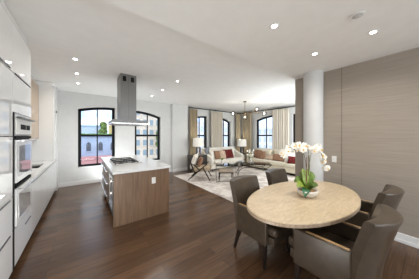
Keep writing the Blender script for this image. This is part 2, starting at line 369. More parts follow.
def window(n_, axis, face, o, lab, mid=True, tz=1.53):
    a0, a1, zb = o[:3]; w = a1-a0
    w_ = thing('window_%d' % n_, lab, 'window', ((a0+a1)/2, face, zb) if axis == 'y' else (face, (a0+a1)/2, zb), kind='structure')
    F0, F1 = face+.10, face+.17; fw = .08
    def B(b_, p0, p1, q0, q1, f0=F0, f1=F1):
        if axis == 'y': b_.box(p0, f0, q0, p1, f1, q1)
        else: b_.box(f0, p0, q0, f1, p1, q1)
        return b_
    fr = MB(); B(fr, a0, a0+fw, zb, arch_z(fw/w, o)-.01); B(fr, a1-fw, a1, zb, arch_z(1-fw/w, o)-.01); B(fr, a0+fw, a1-fw, zb, zb+fw)
    n = 14; top = [(a0+w*i/n, arch_z(i/n, o)) for i in range(n+1)]
    fr.prism(top+[(p_, q_-fw) for p_, q_ in top[::-1]], F0, F1, 'y' if axis == 'y' else 'x')
    fo = fr.build('window_frame', black_metal, w_, world=True, smooth=False)
    B(MB(), a0+fw, a1-fw, tz-.035, tz+.035).build('transom', black_metal, w_, world=True)
    c_ = (a0+a1)/2
    B(MB(), c_-.016, c_+.016, zb+fw, tz-.035, F0+.01, F1-.01).build('mullion', black_metal, w_, world=True)
    B(MB(), c_-.016, c_+.016, tz+.035, arch_z(.5, o)-fw, F0+.01, F1-.01).build('mullion', black_metal, w_, world=True)
    for (p0, p1) in ((a0+fw, c_-.016), (c_+.016, a1-fw)):
        B(MB(), p0, p1, zb+fw, tz-.035, F0+.03, F0+.036).build('pane', pane_glass, w_, world=True, smooth=False)
        k = 6; us = [p0+(p1-p0)*i/k for i in range(k+1)]
        out = [(p0, tz+.035)]+[(p1, tz+.035)]+[(q_, arch_z((q_-a0)/w, o)-fw) for q_ in us[::-1]]
        MB().prism(out, F0+.03, F0+.036, 'y' if axis == 'y' else 'x').build('pane', pane_glass, w_, world=True, smooth=False)
    sl = MB(); B(sl, a0-.0, a1+.0, zb-.001, zb+.02, face-.02, F0); sl.build('window_sill', trim_white, w_, world=True)
    return w_
window(1, 'y', YA, opsA[0], 'black framed arched window behind kitchen island, nearest the cabinets')
window(2, 'y', YA, opsA[1], 'black framed arched window right of the range hood')
window(3, 'y', YA, opsA[2], 'arched living room window nearest the white pier')
window(4, 'y', YA, opsA[3], 'arched living room window nearest the curtained corner')
window(5, 'x', XC, opsC[1], 'wide arched window above the long sofa')
window(6, 'x', XC, opsC[0], 'arched window half hidden beside dining wall')
for k, o in enumerate(opsN): window(7+k, 'y', YB-.2, o, ['unseen wide window added for light behind viewer, left one', 'unseen wide window added for light behind viewer, right one'][k])

# ------------------------------------------------------------------ ceiling fittings
def downlight(x, y, zc, lab):
    r_ = thing('ceiling_downlight', lab, 'ceiling light', (x, y, zc), group='recessed ceiling downlights')
    MB().lathe([(.030, -.001), (.052, -.001), (.052, -.004), (.044, -.008), (.030, -.006)], n=28, cap=False).build('trim_ring', trim_white, r_)
    MB().lathe([(.029, -.006), (.029, -.002)], n=24).build('lens', lamp_on, r_)
    l = bpy.data.lights.new('downlight_lamp', 'AREA'); l.shape = 'DISK'; l.size = .07; l.energy = DOWN_W; l.color = (1, .97, .92); l.spread = math.radians(150)
    q = bpy.data.objects.new('downlight_lamp', l); COL.objects.link(q); q.parent = r_; q.location = (0, 0, -.014)
for x, y, lab in ((-.12, 3.71, 'downlight over kitchen cabinets, nearest of the left row'), (-.12, 4.55, 'downlight over kitchen cabinets, middle of the left row'), (-.12, 5.38, 'downlight over kitchen cabinets, farthest of the left row'),
                  (1.82, 3.71, 'downlight right of the range hood, nearest of three'), (1.82, 4.68, 'downlight right of the range hood, middle of three'), (1.82, 5.63, 'downlight right of the range hood, farthest of three')):
    downlight(x, y, ZC, lab)
for x, y, lab in ((1.66, 1.02, 'downlight in lower ceiling nearest the raised kitchen ceiling'), (2.70, 1.01, 'downlight in lower ceiling nearest the round column'), (2.67, .39, 'downlight in lower ceiling near the grasscloth wall'),
                  (.3, .6, 'added unseen downlight above the viewer'), (.3, -1.0, 'added unseen downlight behind the viewer near cabinets'), (1.8, -1.2, 'added unseen downlight behind the viewer mid room'), (2.9, -1.2, 'added unseen downlight behind the viewer near grasscloth wall')):  # these four are out of view, added for more light
    downlight(x, y, ZD, lab)
sp_ = thing('ceiling_speaker', 'flush round ceiling speaker disc above the dining table', 'ceiling speaker', (2.17, .43, ZD))
MB().lathe([(.045, -.003), (.06, -.003), (.06, -.012), (.045, -.012)], cap=True, n=28).build('rim', trim_white, sp_)
MB().lathe([(.03, -.013), (.044, -.0125), (.03, -.02), (.01, -.024)], n=24).build('grille', grey_plastic, sp_)
tag(MB().lathe([(.04, ZC-.02), (.055, ZC-.001)], 4.17, 6.1, 20).build('smoke_detector', plastic), 'small white disc on living room ceiling near curtain rod', 'smoke detector')

# ------------------------------------------------------------------ left kitchen run
XF = -.60
def pull(b_, y0, y1, z_): return b_.box(XF, y0, z_-.006, XF+.010, y1, z_+.006, r=.002)
def tall_cabinet(y0, y1, lab):
    t_ = thing('tall_cabinet', lab, 'kitchen cabinet', ((XL+XF)/2, (y0+y1)/2, 0))
    MB().box(XL+.005, y0+.001, .10, XF-.024, y1-.001, 2.72).build('carcass', dark_gap, t_, world=True)
    MB().box(XL+.005, y0+.001, 0, XF-.07, y1-.001, .10).build('toe_kick', dark_wood, t_, world=True)
    MB().box(XL+.005, max(y0+.001, YS+.005), 2.72, XF-.03, y1-.001, 2.855).build('filler_panel', base_white, t_, world=True)
    zs = (.10, .525, .885, 1.52, 2.20, 2.72)
    for i in range(5):
        d = MB().box(XF-.022, y0+.003, zs[i]+.003, XF, y1-.003, zs[i+1]-.004, r=.001).build('door' if i > 1 else 'drawer', cab_white, t_, world=True)
        zz = zs[i+1]-.018 if i < 2 else (zs[i]+.018 if i in (3, 4) else None)
        if i == 3: continue
        if zz: pull(MB(), y0+.08, y1-.09, zz).build('handle', handle_metal, d, world=True)
    return t_
tall_cabinet(2.00, 2.65, 'tall glossy white cabinet at the left edge of view')
tall_cabinet(1.35, 2.00, 'tall glossy white cabinet nearest the viewer')
# oven tower
ot = thing('oven_tower', 'glossy white oven tower cabinet beside the white countertop', 'kitchen cabinet', ((XL+XF)/2, 3.03, 0))
y0, y1 = 2.65, 3.41
MB().box(XL+.005, y0+.001, .10, XF-.024, y1-.001, .52).box(XL+.005, y0+.001, 1.74, XF-.024, y1-.001, 2.72).box(XL+.005, y0+.001, .52, XL+.03, y1-.001, 1.74).box(XL+.03, y1-.02, .52, XF-.024, y1-.001, 1.74).box(XL+.03, y0+.001, .52, XF-.024, y0+.02, 1.74).build('carcass', base_white, ot, world=True)
MB().box(XL+.005, y0+.001, 0, XF-.07, y1-.001, .10).build('toe_kick', dark_wood, ot, world=True)
MB().box(XL+.005, y0+.001, 2.72, XF-.03, y1-.001, 2.855).build('filler_panel', base_white, ot, world=True)
MB().box(XF-.02, y0+.004, .11, XF+.003, y0+.05, 1.78).build('side_reveal', dark_gap, ot, world=True, label='black vertical reveal strip')
d = MB().box(XF-.022, y0+.003, 2.204, XF, y1-.003, 2.716, r=.002).build('door', cab_white, ot, world=True)
pull(MB(), y0+.07, y1-.06, 2.205).build('handle', handle_metal, d, world=True)
d = MB().box(XF-.022, y0+.003, 1.785, XF, y1-.003, 2.196, r=.002).build('door', cab_white, ot, world=True)
d = MB().box(XF-.022, y0+.07, .104, XF, y1-.003, .505, r=.002).build('drawer', cab_white, ot, world=True)
pull(MB(), y1-.30, y1-.04, .40).build('handle', handle_metal, d, world=True)
# compact coffee machine / speed oven
cm = thing('built_in_speed_oven', 'white and steel built in speed oven with dark control display', 'oven', (XF-.3, 3.06, 1.53))
MB().box(XF-.42, y0+.07, 1.53, XF, y1-.025, 1.735, r=.004).build('body', base_white, cm, world=True)
MB().box(XF, y0+.09, 1.545, XF+.012, y1-.04, 1.72, r=.003).build('front_panel', plastic, cm, world=True)
MB().box(XF+.012, y0+.22, 1.60, XF+.016, y0+.42, 1.66).box(XF+.012, y0+.46, 1.60, XF+.016, y0+.62, 1.66).build('display', dark_gap, cm, world=True, label='pair of dark control displays')
MB().box(XF+.012, y0+.07, 1.722, XF+.05, y1-.05, 1.74, r=.004).build('handle', handle_metal, cm, world=True)
def oven(zb, zt, name, lab, gm):
    o_ = thing(name, lab, 'oven', (XF-.3, 3.06, zb))
    MB().box(XF-.5, y0+.07, zb, XF-.01, y1-.025, zt, r=.003).build('body', dark_gap, o_, world=True)
    dr = MB().box(XF-.01, y0+.075, zb+.006, XF+.012, y1-.02, zt-.045, r=.004).build('door', base_white, o_, world=True)
    MB().box(XF+.012, y0+.15, zb+.07, XF+.016, y1-.12, zt-.11).build('door_glass', gm, dr, world=True)
    hz = zt-.055
    h_ = MB().tube([(XF+.055, y0+.10, hz), (XF+.055, y1-.05, hz)], .011, 10)
    for yy in (y0+.13, y1-.08): h_.box(XF+.01, yy-.008, hz-.006, XF+.05, yy+.008, hz+.006)
    h_.build('handle', steel_bright, dr, world=True)
    MB().box(XF-.01, y0+.075, zt-.035, XF+.006, y1-.02, zt-.004).build('vent_strip', dark_gap, o_, world=True)
oven(1.00, 1.525, 'built_in_oven', 'built in oven with large reflective glass door and bar handle', oven_glass)
oven(.525, .985, 'warming_oven', 'lower built in oven with dark glass under the main oven', oven_glass)

# base cabinets
ys = [3.41, 3.93, 4.45, 4.97, 5.49, 6.20]
nm = ['beside the oven tower', 'second from the oven tower', 'below the sink', 'second from the far end', 'at the far end of the counter']
for i in range(5):
    a, b_ = ys[i], ys[i+1]
    t_ = thing('base_cabinet', 'white handleless base cabinet ' + nm[i], 'kitchen cabinet', (-.9, (a+b_)/2, 0), group='white base cabinets under the countertop')
    MB().box(XL+.005, a+.001, .10, XF-.024, b_-.001, .60 if i in (2, 3) else .868).build('carcass', base_white, t_, world=True)
    MB().box(XL+.005, a+.001, 0, XF-.07, b_-.001, .10).build('toe_kick', dark_wood, t_, world=True)
    d = MB().box(XF-.022, a+.002, .104, XF, b_-.002, .838, r=.002).build('door', cab_white, t_, world=True)
    MB().box(XF-.012, a+.003, .845, XF-.006, b_-.003, .866).build('finger_rail', handle_metal, d, world=True)
ct = MB()
sx0, sx1, sy0, sy1 = -1.02, -.70, 4.50, 5.12
for bb in ((XL, 3.415, -.585, sy0), (XL, sy1, -.585, 5.69), (XL, sy0, sx0, sy1), (sx1, sy0, -.585, sy1)): ct.box(bb[0]+.003, bb[1], .87, bb[2], bb[3], .91)
tag(ct.build('countertop', counter_white), 'white countertop along the left kitchen wall', 'countertop')
sk = MB(); sk.box(sx0, sy0, .66, sx1, sy1, .675); sk.box(sx0-.008, sy0-.008, .66, sx0, sy1+.008, .868).box(sx1, sy0-.008, .66, sx1+.008, sy1+.008, .868).box(sx0, sy0-.008, .66, sx1, sy0, .868).box(sx0, sy1, .66, sx1, sy1+.008, .868)
tag(sk.build('kitchen_sink', steel), 'undermount steel sink in the white countertop', 'sink')
fa = thing('kitchen_faucet', 'slim steel kitchen faucet behind the sink', 'faucet', (-1.09, 4.8, .91))
MB().lathe([(.028, 0), (.028, .02), (.018, .03)]).build('base', steel, fa)
MB().tube(bez((0, 0, .02), (0, 0, .42), (.20, 0, .42), (.20, 0, .25)), .012, 10).build('spout', steel, fa)
MB().tube([(0, .02, .07), (0, .09, .10)], .007).build('lever', steel, fa)
tag(MB().box(XL+.003, 3.415, .912, XL+.014, 5.69, 1.462).build('backsplash', base_white), 'smooth white backsplash behind the sink', 'backsplash')
# oak wall cabinets
for i, (a, b_) in enumerate(((3.415, 4.62), (4.62, 5.69))):
    t_ = thing('wall_cabinet', ['oak wall cabinet above counter beside oven tower', 'oak wall cabinet above the sink, farther from the oven'][i], 'kitchen cabinet', (-1.05, (a+b_)/2, 1.47), group='oak wall cabinets')
    MB().box(XL+.003, a+.002, 1.47, -.895, b_-.002, 2.74).build('carcass', pale_oak, t_, world=True)
    MB().box(-.893, a+.003, 1.465, -.872, b_-.003, 2.74, r=.002).build('door', pale_oak, t_, world=True)
    MB().box(XL+.003, a+.002, 2.74, -.92, b_-.002, 2.855).build('filler_panel', base_white, t_, world=True)
tp = thing('end_cabinet', 'slim tall white cabinet at the far end of the counter', 'kitchen cabinet', (-.9, 5.97, .87))
MB().box(XL+.003, 5.70, .868, XF-.024, 6.22, 2.74).build('carcass', base_white, tp, world=True)
MB().box(XL+.003, 5.71, 2.74, XF-.03, 6.21, 2.855).build('filler_panel', base_white, tp, world=True)
d = MB().box(XF-.022, 5.70, .868, XF, 6.22, 2.74, r=.002).build('door', base_white, tp, world=True)
MB().box(XF, 6.02, 2.13, XF+.02, 6.08, 2.19, r=.004).build('catch', handle_metal, d, world=True, label='small dark catch')
struct(MB().box(XL, 6.225, 0, XF, YA, ZC).build('wall_nook', wall_white), 'short white wall return past the end cabinet', 'wall')

# ------------------------------------------------------------------ island
IX0, IX1, IY0, IY1 = .39, 1.365, 3.15, 5.45
il = thing('kitchen_island', 'walnut kitchen island with thick white countertop', 'kitchen island', ((IX0+IX1)/2, 4.3, 0))
MB().box(IX0, IY0, 0, IX1, IY0+.04, .89, r=.003).build('end_panel', walnut, il, world=True)
MB().box(IX1-.04, IY0+.04, 0, IX1, IY1, .89, r=.003).build('side_panel', walnut, il, world=True)
MB().box(IX0+.05, IY0+.04, .10, IX1-.04, IY1-.02, .89).build('carcass', dark_gap, il, world=True)
MB().box(IX0+.09, IY0+.04, 0, IX1-.04, IY1-.02, .10).build('toe_kick', dark_wood, il, world=True)
MB().box(IX0+.02, IY0+.04, .02, IX0+.05, IY0+.10, .87).build('trim_strip', steel_bright, il, world=True)
wc = MB().box(IX0+.012, IY0+.13, .12, IX0+.05, IY0+.72, .86, r=.003).build('door', steel, il, world=True, label='steel appliance door')
MB().box(IX0+.006, IY0+.19, .2, IX0+.012, IY0+.66, .80).build('door_glass', oven_glass, wc, world=True)
MB().tube([(IX0-.03, IY0+.16, .5), (IX0-.03, IY0+.16, .8)], .011).box(IX0-.03, IY0+.15, .53, IX0+.012, IY0+.17, .55).box(IX0-.03, IY0+.15, .73, IX0+.012, IY0+.17, .75).build('handle', steel_bright, wc, world=True)
for i in range(3):
    for j, (za, zb) in enumerate(((.12, .36), (.37, .61), (.62, .86))):
        a = IY0+.74+i*.52; q = min(a+.51, IY1-.02)
        d = MB().box(IX0+.014, a, za, IX0+.05, q, zb, r=.003).build('drawer', walnut, il, world=True)
        hh = MB().tube([(IX0-.025, a+.06, zb-.06), (IX0-.025, q-.06, zb-.06)], .010)
        for yy in (a+.09, q-.09): hh.box(IX0-.025, yy-.006, zb-.066, IX0+.014, yy+.006, zb-.054)
        hh.build('handle', steel_bright, d, world=True)
tag(MB().box(.37, 3.09, .89, 1.39, 5.50, .93, r=.004).build('island_countertop', counter_white), 'white quartz slab on the walnut island', 'countertop')
ol = thing('power_outlet', 'white double outlet plate on the walnut island end', 'outlet', (1.055, IY0, .68))
MB().box(-.036, -.006, -.058, .036, 0, .058, r=.002).build('cover_plate', plastic, ol)
for zz in (-.024, .024):
    s_ = MB().box(-.018, -.008, zz-.017, .018, -.006, zz+.017, r=.001).build('socket', plastic, ol)
    MB().box(-.009, -.0088, zz-.006, -.006, -.008, zz+.006).box(.006, -.0088, zz-.006, .009, -.008, zz+.006).build('slot', dark_gap, s_)
# gas cooktop
ck = thing('gas_cooktop', 'steel gas cooktop with black cast iron grates', 'cooktop', (.74, 4.2, .93))
MB().box(-.27, -.43, 0, .27, .43, .012, r=.005).build('tray', tray_m, ck)
for (bx_, by_) in ((-.12, -.28), (.12, -.28), (-.12, .28), (.12, .28), (0, 0)):
    q = MB().lathe([(.055, .012), (.05, .022), (.035, .024), (.03, .03)], bx_, by_, 20).build('burner', dark_gap, ck)
for k in range(3):
    yc = -.28+.28*k; g_ = MB()
    for yy in (-.13, .13): g_.box(-.24, yc+yy-.004, .035, .20, yc+yy+.004, .047)
    for xx in (-.24, -.02, .19): g_.box(xx-.004, yc-.13, .035, xx+.004, yc+.13, .047)
    g_.box(-.24, yc-.006, .04, .20, yc+.006, .055)
    for xx in (-.235, .19):
        for yy in (-.125, .125): g_.box(xx-.007, yc+yy-.007, .012, xx+.007, yc+yy+.007, .04)
    for xx in (-.13, .09):
        for aa in (.7, -.7): g_.tube([(xx-.08*math.cos(aa), yc-.09*math.sin(aa), .05), (xx+.08*math.cos(aa), yc+.09*math.sin(aa), .05)], .006, 6)
    g_.build('grate', black_metal, ck)
for k in range(5): MB().lathe([(.018, .012), (.018, .03), (.014, .034)], .235, -.24+.12*k, 16).build('knob', steel_bright, ck)
# hood
hd = thing('range_hood', 'brushed steel island range hood hanging from ceiling', 'range hood', (.79, 4.2, 1.77))
MB().box(.62, 3.95, 1.86, .775, 4.40, ZC-.002).build('chimney', steel, hd, world=True)
MB().box(.778, 3.95, 1.86, .935, 4.40, ZC-.002).build('chimney', steel, hd, world=True)
MB().box(.775, 3.953, 1.86, .778, 4.39, ZC-.004).build('chimney_joint', dark_gap, hd, world=True)
for xc in (.695, .855):
    v_ = MB()
    for k in range(5): v_.box(xc-.03, 3.944, 2.71+k*.02, xc+.03, 3.951, 2.722+k*.02)
    v_.box(xc-.034, 3.947, 2.70, xc+.034, 3.9505, 2.81)
    v_.build('vent_grille', dark_gap, hd, world=True)
MB().box(.46, 3.80, 1.795, 1.15, 4.60, 1.86, r=.004).build('canopy', steel, hd, world=True)
MB().box(.44, 3.78, 1.772, 1.17, 4.62, 1.795, r=.002).build('canopy_rim', steel_bright, hd, world=True)
MB().box(.55, 3.90, 1.766, 1.06, 4.50, 1.773).build('filter', steel, hd, world=True)
for yy in (3.87, 4.53):
    MB().lathe([(.025, 1.765), (.025, 1.772)], .8, yy, 16).build('hood_lamp', plastic, hd, world=True)

# ------------------------------------------------------------------ dining table and chairs
TX, TY = 2.31, .985
dt = thing('dining_table', 'oval dining table with pale bleached wood top', 'dining table', (TX, TY, 0))
rr = 1.0
MB().lathe([(.955, .705), (.985, .712), (.985, .742)], n=96, sx=.98, sy=.535).build('edge_band', table_edge, dt)
MB().lathe([(.982, .7425), (.975, .75)], n=96, sx=.98, sy=.535).build('tabletop', tt, dt)
MB().lathe([(.30, 0), (.30, .03), (.14, .06), (.11, .3), (.13, .62), (.24, .69), (.24, .705)], .07, 0, 40, 1, .8).build('pedestal', dark_wood, dt)

def make_chair():
    r_ = thing('dining_chair', '', 'chair')
    hw = .28
    for s_ in (-1, 1):
        x0, x1 = sorted((s_*hw, s_*(hw-.055)))
        MB().box(x0, -.25, .27, x1, .20, .615, r=.012, seg=3).build('side_panel', leather, r_)
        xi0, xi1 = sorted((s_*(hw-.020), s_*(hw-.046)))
        MB().box(xi0, -.235, .612, xi1, .09, .622, r=.003).build('arm_light_strip', warm_arm_light, r_, label='honey coloured strip painting warm light on the arm top')  # strip stands in for warm lamp light on the leather arm
    # curved back: plan arc, raking outwards with height
    def outer(u, z_):
        a = -1+2*u; k = max(0, (z_-.27))/.63
        e_ = abs(a)**2.3
        return Vector((a*(hw+.002), -.375+.115*e_-.13*k**1.6, z_))
    def inner(u, z_):
        a = -1+2*u; k = max(0, (z_-.27))/.63
        return Vector((a*(hw-.02), -.245+.045*abs(a)**2.2-.125*k**1.6, z_))
    bk = MB(); bm = bk.bm; nu, nz_ = 24, 11
    zl = [.27+.61*j/8 for j in range(9)]+[.891, .898, .90]; ins = {9: .05, 10: .14, 11: .3}
    O = [[None]*(nz_+1) for _ in range(nu+1)]; I = [[None]*(nz_+1) for _ in range(nu+1)]
    for i in range(nu+1):
        for j in range(nz_+1):
            z_ = zl[j]
            dip = .006*(abs(-1+2*i/nu)**2)*(j/nz_)**3
            p0 = outer(i/nu, z_); p1 = inner(i/nu, z_)
            if j in ins: p0, p1 = p0.lerp(p1, ins[j]), p1.lerp(p0, ins[j])
            p0.z -= dip; p1.z -= dip
            O[i][j] = bm.verts.new(p0); I[i][j] = bm.verts.new(p1)
    for i in range(nu):
        for j in range(nz_):
            bm.faces.new((O[i][j], O[i+1][j], O[i+1][j+1], O[i][j+1])); bm.faces.new((I[i][j], I[i][j+1], I[i+1][j+1], I[i+1][j]))
        bm.faces.new((O[i][nz_], O[i+1][nz_], I[i+1][nz_], I[i][nz_])); bm.faces.new((O[i][0], I[i][0], I[i+1][0], O[i+1][0]))
    for j in range(nz_):
        bm.faces.new((O[0][j], O[0][j+1], I[0][j+1], I[0][j])); bm.faces.new((O[nu][j], I[nu][j], I[nu][j+1], O[nu][j+1]))
    bk.build('backrest', leather, r_)
    MB().box(-hw+.056, -.24, .27, hw-.056, .262, .37, r=.015).build('seat_base', leather, r_)
    MB().box(-hw+.058, -.235, .372, hw-.058, .29, .475, r=.035, seg=4).build('seat_cushion', leather, r_)
    for sx_, sy_ in ((-1, 1), (1, 1), (-1, -1), (1, -1)):
        x_, y_ = sx_*.245, (.165 if sy_ > 0 else -.225); dx, dy = sx_*.02, (.01 if sy_ > 0 else -.075)
        MB().tube([(x_+dx, y_+dy, 0), (x_+dx*.6, y_+dy*.6, .12), (x_, y_, .27)], [.018, .024, .033], sq=True).build('leg', dark_wood, r_)
    return r_
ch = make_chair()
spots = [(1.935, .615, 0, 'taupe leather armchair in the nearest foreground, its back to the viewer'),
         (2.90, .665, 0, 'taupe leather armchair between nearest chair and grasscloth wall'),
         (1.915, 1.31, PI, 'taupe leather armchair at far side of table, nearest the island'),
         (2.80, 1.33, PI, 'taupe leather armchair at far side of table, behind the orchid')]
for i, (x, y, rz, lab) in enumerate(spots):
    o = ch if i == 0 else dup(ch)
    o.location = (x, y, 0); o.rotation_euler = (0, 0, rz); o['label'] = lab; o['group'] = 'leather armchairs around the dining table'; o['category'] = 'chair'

# ------------------------------------------------------------------ orchid
oc = thing('potted_orchid', 'white orchid with arching blooms in pale oval bowl on dining table', 'potted plant', (2.305, .945, .7505))
MB().lathe([(.07, 0), (.10, .008), (.135, .04), (.145, .075), (.135, .088), (.125, .082), (.12, .06)], n=36, sx=1.05, sy=.8).build('bowl', pot_m, oc)
mo = MB().ball((0, 0, .062), .118, 1, .78, .28); mo.build('moss', moss_m, oc)
def leaf(az, L, w, lift, droop, m, base=(0, 0, .08), tw=0):
    ca, sa = math.cos(az), math.sin(az)
    def f(u, v):
        a = u; wd = w*math.sin(PI*min(1, (a*.93+.04)))**.7*(v-.5)
        r_ = L*a; wz = wd*math.sin(tw); wd *= math.cos(tw); z_ = wz + lift*math.sin(a*PI*.62)*1.0 - droop*a*a + abs(v-.5)*.35*w
        return (base[0]+ca*r_-sa*wd, base[1]+sa*r_+ca*wd, base[2]+z_)
    MB().grid(f, 12, 6, .003).build('leaf', m, oc)
RT = math.radians(-37.1)   # the bloom spray spreads sideways across the table
for az, L, w, li, dr, m, tw in ((1.25, .07, .12, .22, 0, leaf_m, 0), (1.95, .09, .12, .20, 0, leaf_m, .2), (.25, .13, .12, .17, .0, leaf_m, 1.0), (-.35, .12, .08, .07, .0, leaf_m, .9), (2.9, .15, .11, .14, .04, leaf_m, -.9), (3.5, .17, .10, .10, .04, leaf_y, -.7), (4.05, .16, .10, .06, .10, leaf_d, -.3), (4.9, .08, .08, .09, .01, leaf_m, .2), (1.6, .05, .11, .25, 0, leaf_y, .1)):
    leaf(az+RT, L, w, li, dr, m, (-.02, 0, .075), tw)
def RV(a, b_, z_): return (a*math.cos(RT)-b_*math.sin(RT), a*math.sin(RT)+b_*math.cos(RT), z_)
MB().tube([RV(-.015, 0, .07), RV(-.012, 0, .50)], .005, 6).build('stake', stake_m, oc)
MB().tube([RV(.02, .01, .07), RV(.015, .01, .52)], .005, 6).build('stake', stem_m, oc)
c1 = bez(RV(-.01, 0, .07), RV(.0, 0, .76), RV(-.16, -.02, .72), RV(-.36, -.05, .54), 16)
c2 = bez(RV(.02, .01, .07), RV(.0, .02, .72), RV(.18, .03, .80), RV(.235, .02, .34), 16)
c3 = bez(RV(.01, .02, .07), RV(.1, .05, .6), RV(.04, .1, .76), RV(-.10, .08, .60), 16)
for cc in (c1, c2, c3): MB().tube(cc, .0035, 6).build('stem', stem_m, oc)
# one bloom: five petals and a lip
bl = MB()
def petal(ang, L, w, s_=1):
    ca, sa = math.cos(ang), math.sin(ang)
    def f(u, v):
        r_ = L*u; wd = w*(math.sin(PI*(u*.9+.08))**.6)*(v-.5); y_ = -.006*math.sin(u*PI)+.006*u
        return (ca*r_-sa*wd, y_-abs(v-.5)*.006, sa*r_+ca*wd)
    bl.grid(f, 5, 4, .0016)
for a_, L, w in ((PI/2, .036, .028), (PI/2+1.25, .042, .044), (PI/2-1.25, .042, .044), (PI/2+2.45, .036, .026), (PI/2-2.45, .036, .026)): petal(a_, L, w)
proto = bl.build('bloom', petal_m, oc)
lp = MB().ball((0, -.010, -.004), .009, .8, 1.2, 1.1, 8, 6).build('bloom_lip', lip_m, proto, )
lp.parent = proto
first = True
for cc, i0 in ((c1, 7), (c2, 7), (c3, 10)):
    for i in range(i0, 17):
        for k in range(1 if cc is c3 else (2 if i % 2 == 0 else 1)):
            o = proto if first else dup(proto, oc); first = False
            o.location = cc[i]+Vector((random.uniform(-.022, .022), random.uniform(-.03, .012), random.uniform(-.028, .022)))
            o.rotation_euler = (random.uniform(-.5, .2), random.uniform(-.6, .6), RT+random.uniform(-.9, .9)); sc_ = random.uniform(1.0, 1.25); o.scale = (sc_,)*3

# light switch
sw = thing('light_switch', 'small white switch plate on grasscloth wall near the column', 'light switch', (XR, 1.04, 1.10))
MB().box(-.006, -.036, -.058, 0, .036, .058, r=.002).build('cover_plate', plastic, sw)
MB().box(-.010, -.016, -.032, -.006, .016, .032, r=.001).build('rocker', plastic, sw)

# ------------------------------------------------------------------ curtains
def curtain(pts, z0, z1, amp, folds, m, lab, name='curtain'):
    (xa, ya), (xb, yb) = pts; L = math.hypot(xb-xa, yb-ya); tx, ty = (xb-xa)/L, (yb-ya)/L; nx, ny = -ty, tx
    ph = random.random()*6
    def f(u, v):
        k = amp*(.75+.25*v); q = math.sin(u*folds*2*PI+ph)*k + .3*k*math.sin(u*folds*3.3*PI+ph*2+v)
        s_ = u*L + (1-v)*.015*math.sin(u*9)
        return (xa+tx*s_+nx*q, ya+ty*s_+ny*q, z0+(z1-z0)*v)
    return tag(MB().grid(f, folds*10, 6, .006).build(name, m), lab, 'curtain', 'floor length linen curtains')
curtain(((3.73, 6.40), (4.13, 6.40)), .03, 2.72, .035, 5, curtain_tan, 'tan linen curtain hanging beside the white pier')
curtain(((4.93, 6.40), (5.65, 6.40)), .03, 2.72, .035, 8, curtain_mid, 'oatmeal curtain between the two windows behind the loveseat')
curtain(((6.66, 6.40), (7.00, 6.40)), .03, 2.72, .035, 4, curtain_tan, 'tan curtain in the corner, on the loveseat wall side')
curtain(((7.09, 6.30), (7.09, 5.68)), .03, 2.72, .035, 6, curtain_tan, 'tan curtain in the corner, on the long sofa wall side')
curtain(((7.09, 4.48), (7.09, 3.66)), .03, 2.72, .035, 8, curtain_mid, 'oatmeal curtain between the windows behind the long sofa')
rd = thing('curtain_rod', 'black curtain rod above the loveseat windows', 'curtain rod', (5.4, 6.40, 2.76))
MB().tube([(3.70, 6.40, 2.77), (7.06, 6.40, 2.77)], .022, 10).build('pole', black_metal, rd, world=True)
for x in (3.85, 5.3, 6.9): MB().box(x-.012, 6.39, 2.765, x+.012, YA, 2.79).build('bracket', black_metal, rd, world=True)
rd = thing('curtain_rod', 'black curtain rod above the long sofa windows', 'curtain rod', (7.09, 4.2, 2.76))
MB().tube([(7.09, 2.2, 2.77), (7.09, 6.36, 2.77)], .022, 10).build('pole', black_metal, rd, world=True)
for y in (2.4, 4.1, 6.1): MB().box(7.08, y-.012, 2.765, XC, y+.012, 2.79).build('bracket', black_metal, rd, world=True)

# ------------------------------------------------------------------ living room
tag(MB().box(2.72, 2.45, .001, 6.35, 5.84, .014, r=.004).build('area_rug', rg), 'ivory abstract patterned rug in living area', 'rug')
RZ = .0145

def pil(M, w, h, th, m, lab, cat='pillow', group='throw pillows on the sofas'):
    b_ = MB(); b_.pillow(Matrix.Identity(4), w, h, th)
    o = b_.build('throw_pillow', m); o.matrix_world = M @ Matrix.Translation(o.location); tag(o, lab, cat, group); return o
def PM(x, y, z_, rz, tilt=0, roll=0): return Matrix.Translation((x, y, z_)) @ Matrix.Rotation(rz, 4, 'Z') @ Matrix.Rotation(tilt, 4, 'X') @ Matrix.Rotation(roll, 4, 'Y')

def sofa(name, lab, loc, rz, L, D, m, H=.86, seats=2, curved=False):
    # local: back at +y, front at -y, centre origin
    r_ = thing(name, lab, 'sofa', loc, rz)
    MB().box(-L/2, -D/2+.03, .10, L/2, D/2, .30, r=.02, seg=3).build('base', m, r_)
    MB().box(-L/2+.02, D/2-.20, .28, L/2-.02, D/2, H, r=.05, seg=4).build('backrest', m, r_)
    if curved:
        for s_ in (-1, 1):
            prof = [(-D/2+.10, .28), (-D/2+.03, .40), (-D/2+.05, .54), (-D/2+.16, .62), (0, .66), (D/2-.22, .80), (D/2-.02, .84), (D/2-.02, .28)]
            x0, x1 = sorted((s_*L/2, s_*(L/2-.15)))
            MB().prism(prof, x0, x1, 'x', r=.03).build('arm', m, r_)
    else:
        for s_ in (-1, 1):
            x0, x1 = sorted((s_*L/2, s_*(L/2-.16)))
            MB().box(x0, -D/2+.02, .28, x1, D/2-.02, .64, r=.04, seg=4).build('arm', m, r_)
    w = (L-.32)/seats
    for k in range(seats):
        a = -L/2+.16+k*w
        MB().box(a+.004, -D/2, .302, a+w-.004, D/2-.21, .46, r=.04, seg=4).build('seat_cushion', m, r_)
        MB().pillow(PM(a+w/2, D/2-.27, .66, 0, -.14), w-.02, .44, .24).build('back_cushion', m, r_)
    for sx_ in (-1, 1):
        for sy_ in (-1, 1):
            MB().tube([(sx_*(L/2-.08), sy_*(D/2-.10), 0), (sx_*(L/2-.08), sy_*(D/2-.10), .11)], [.018, .026], sq=True).build('leg', dark_wood, r_)
    return r_
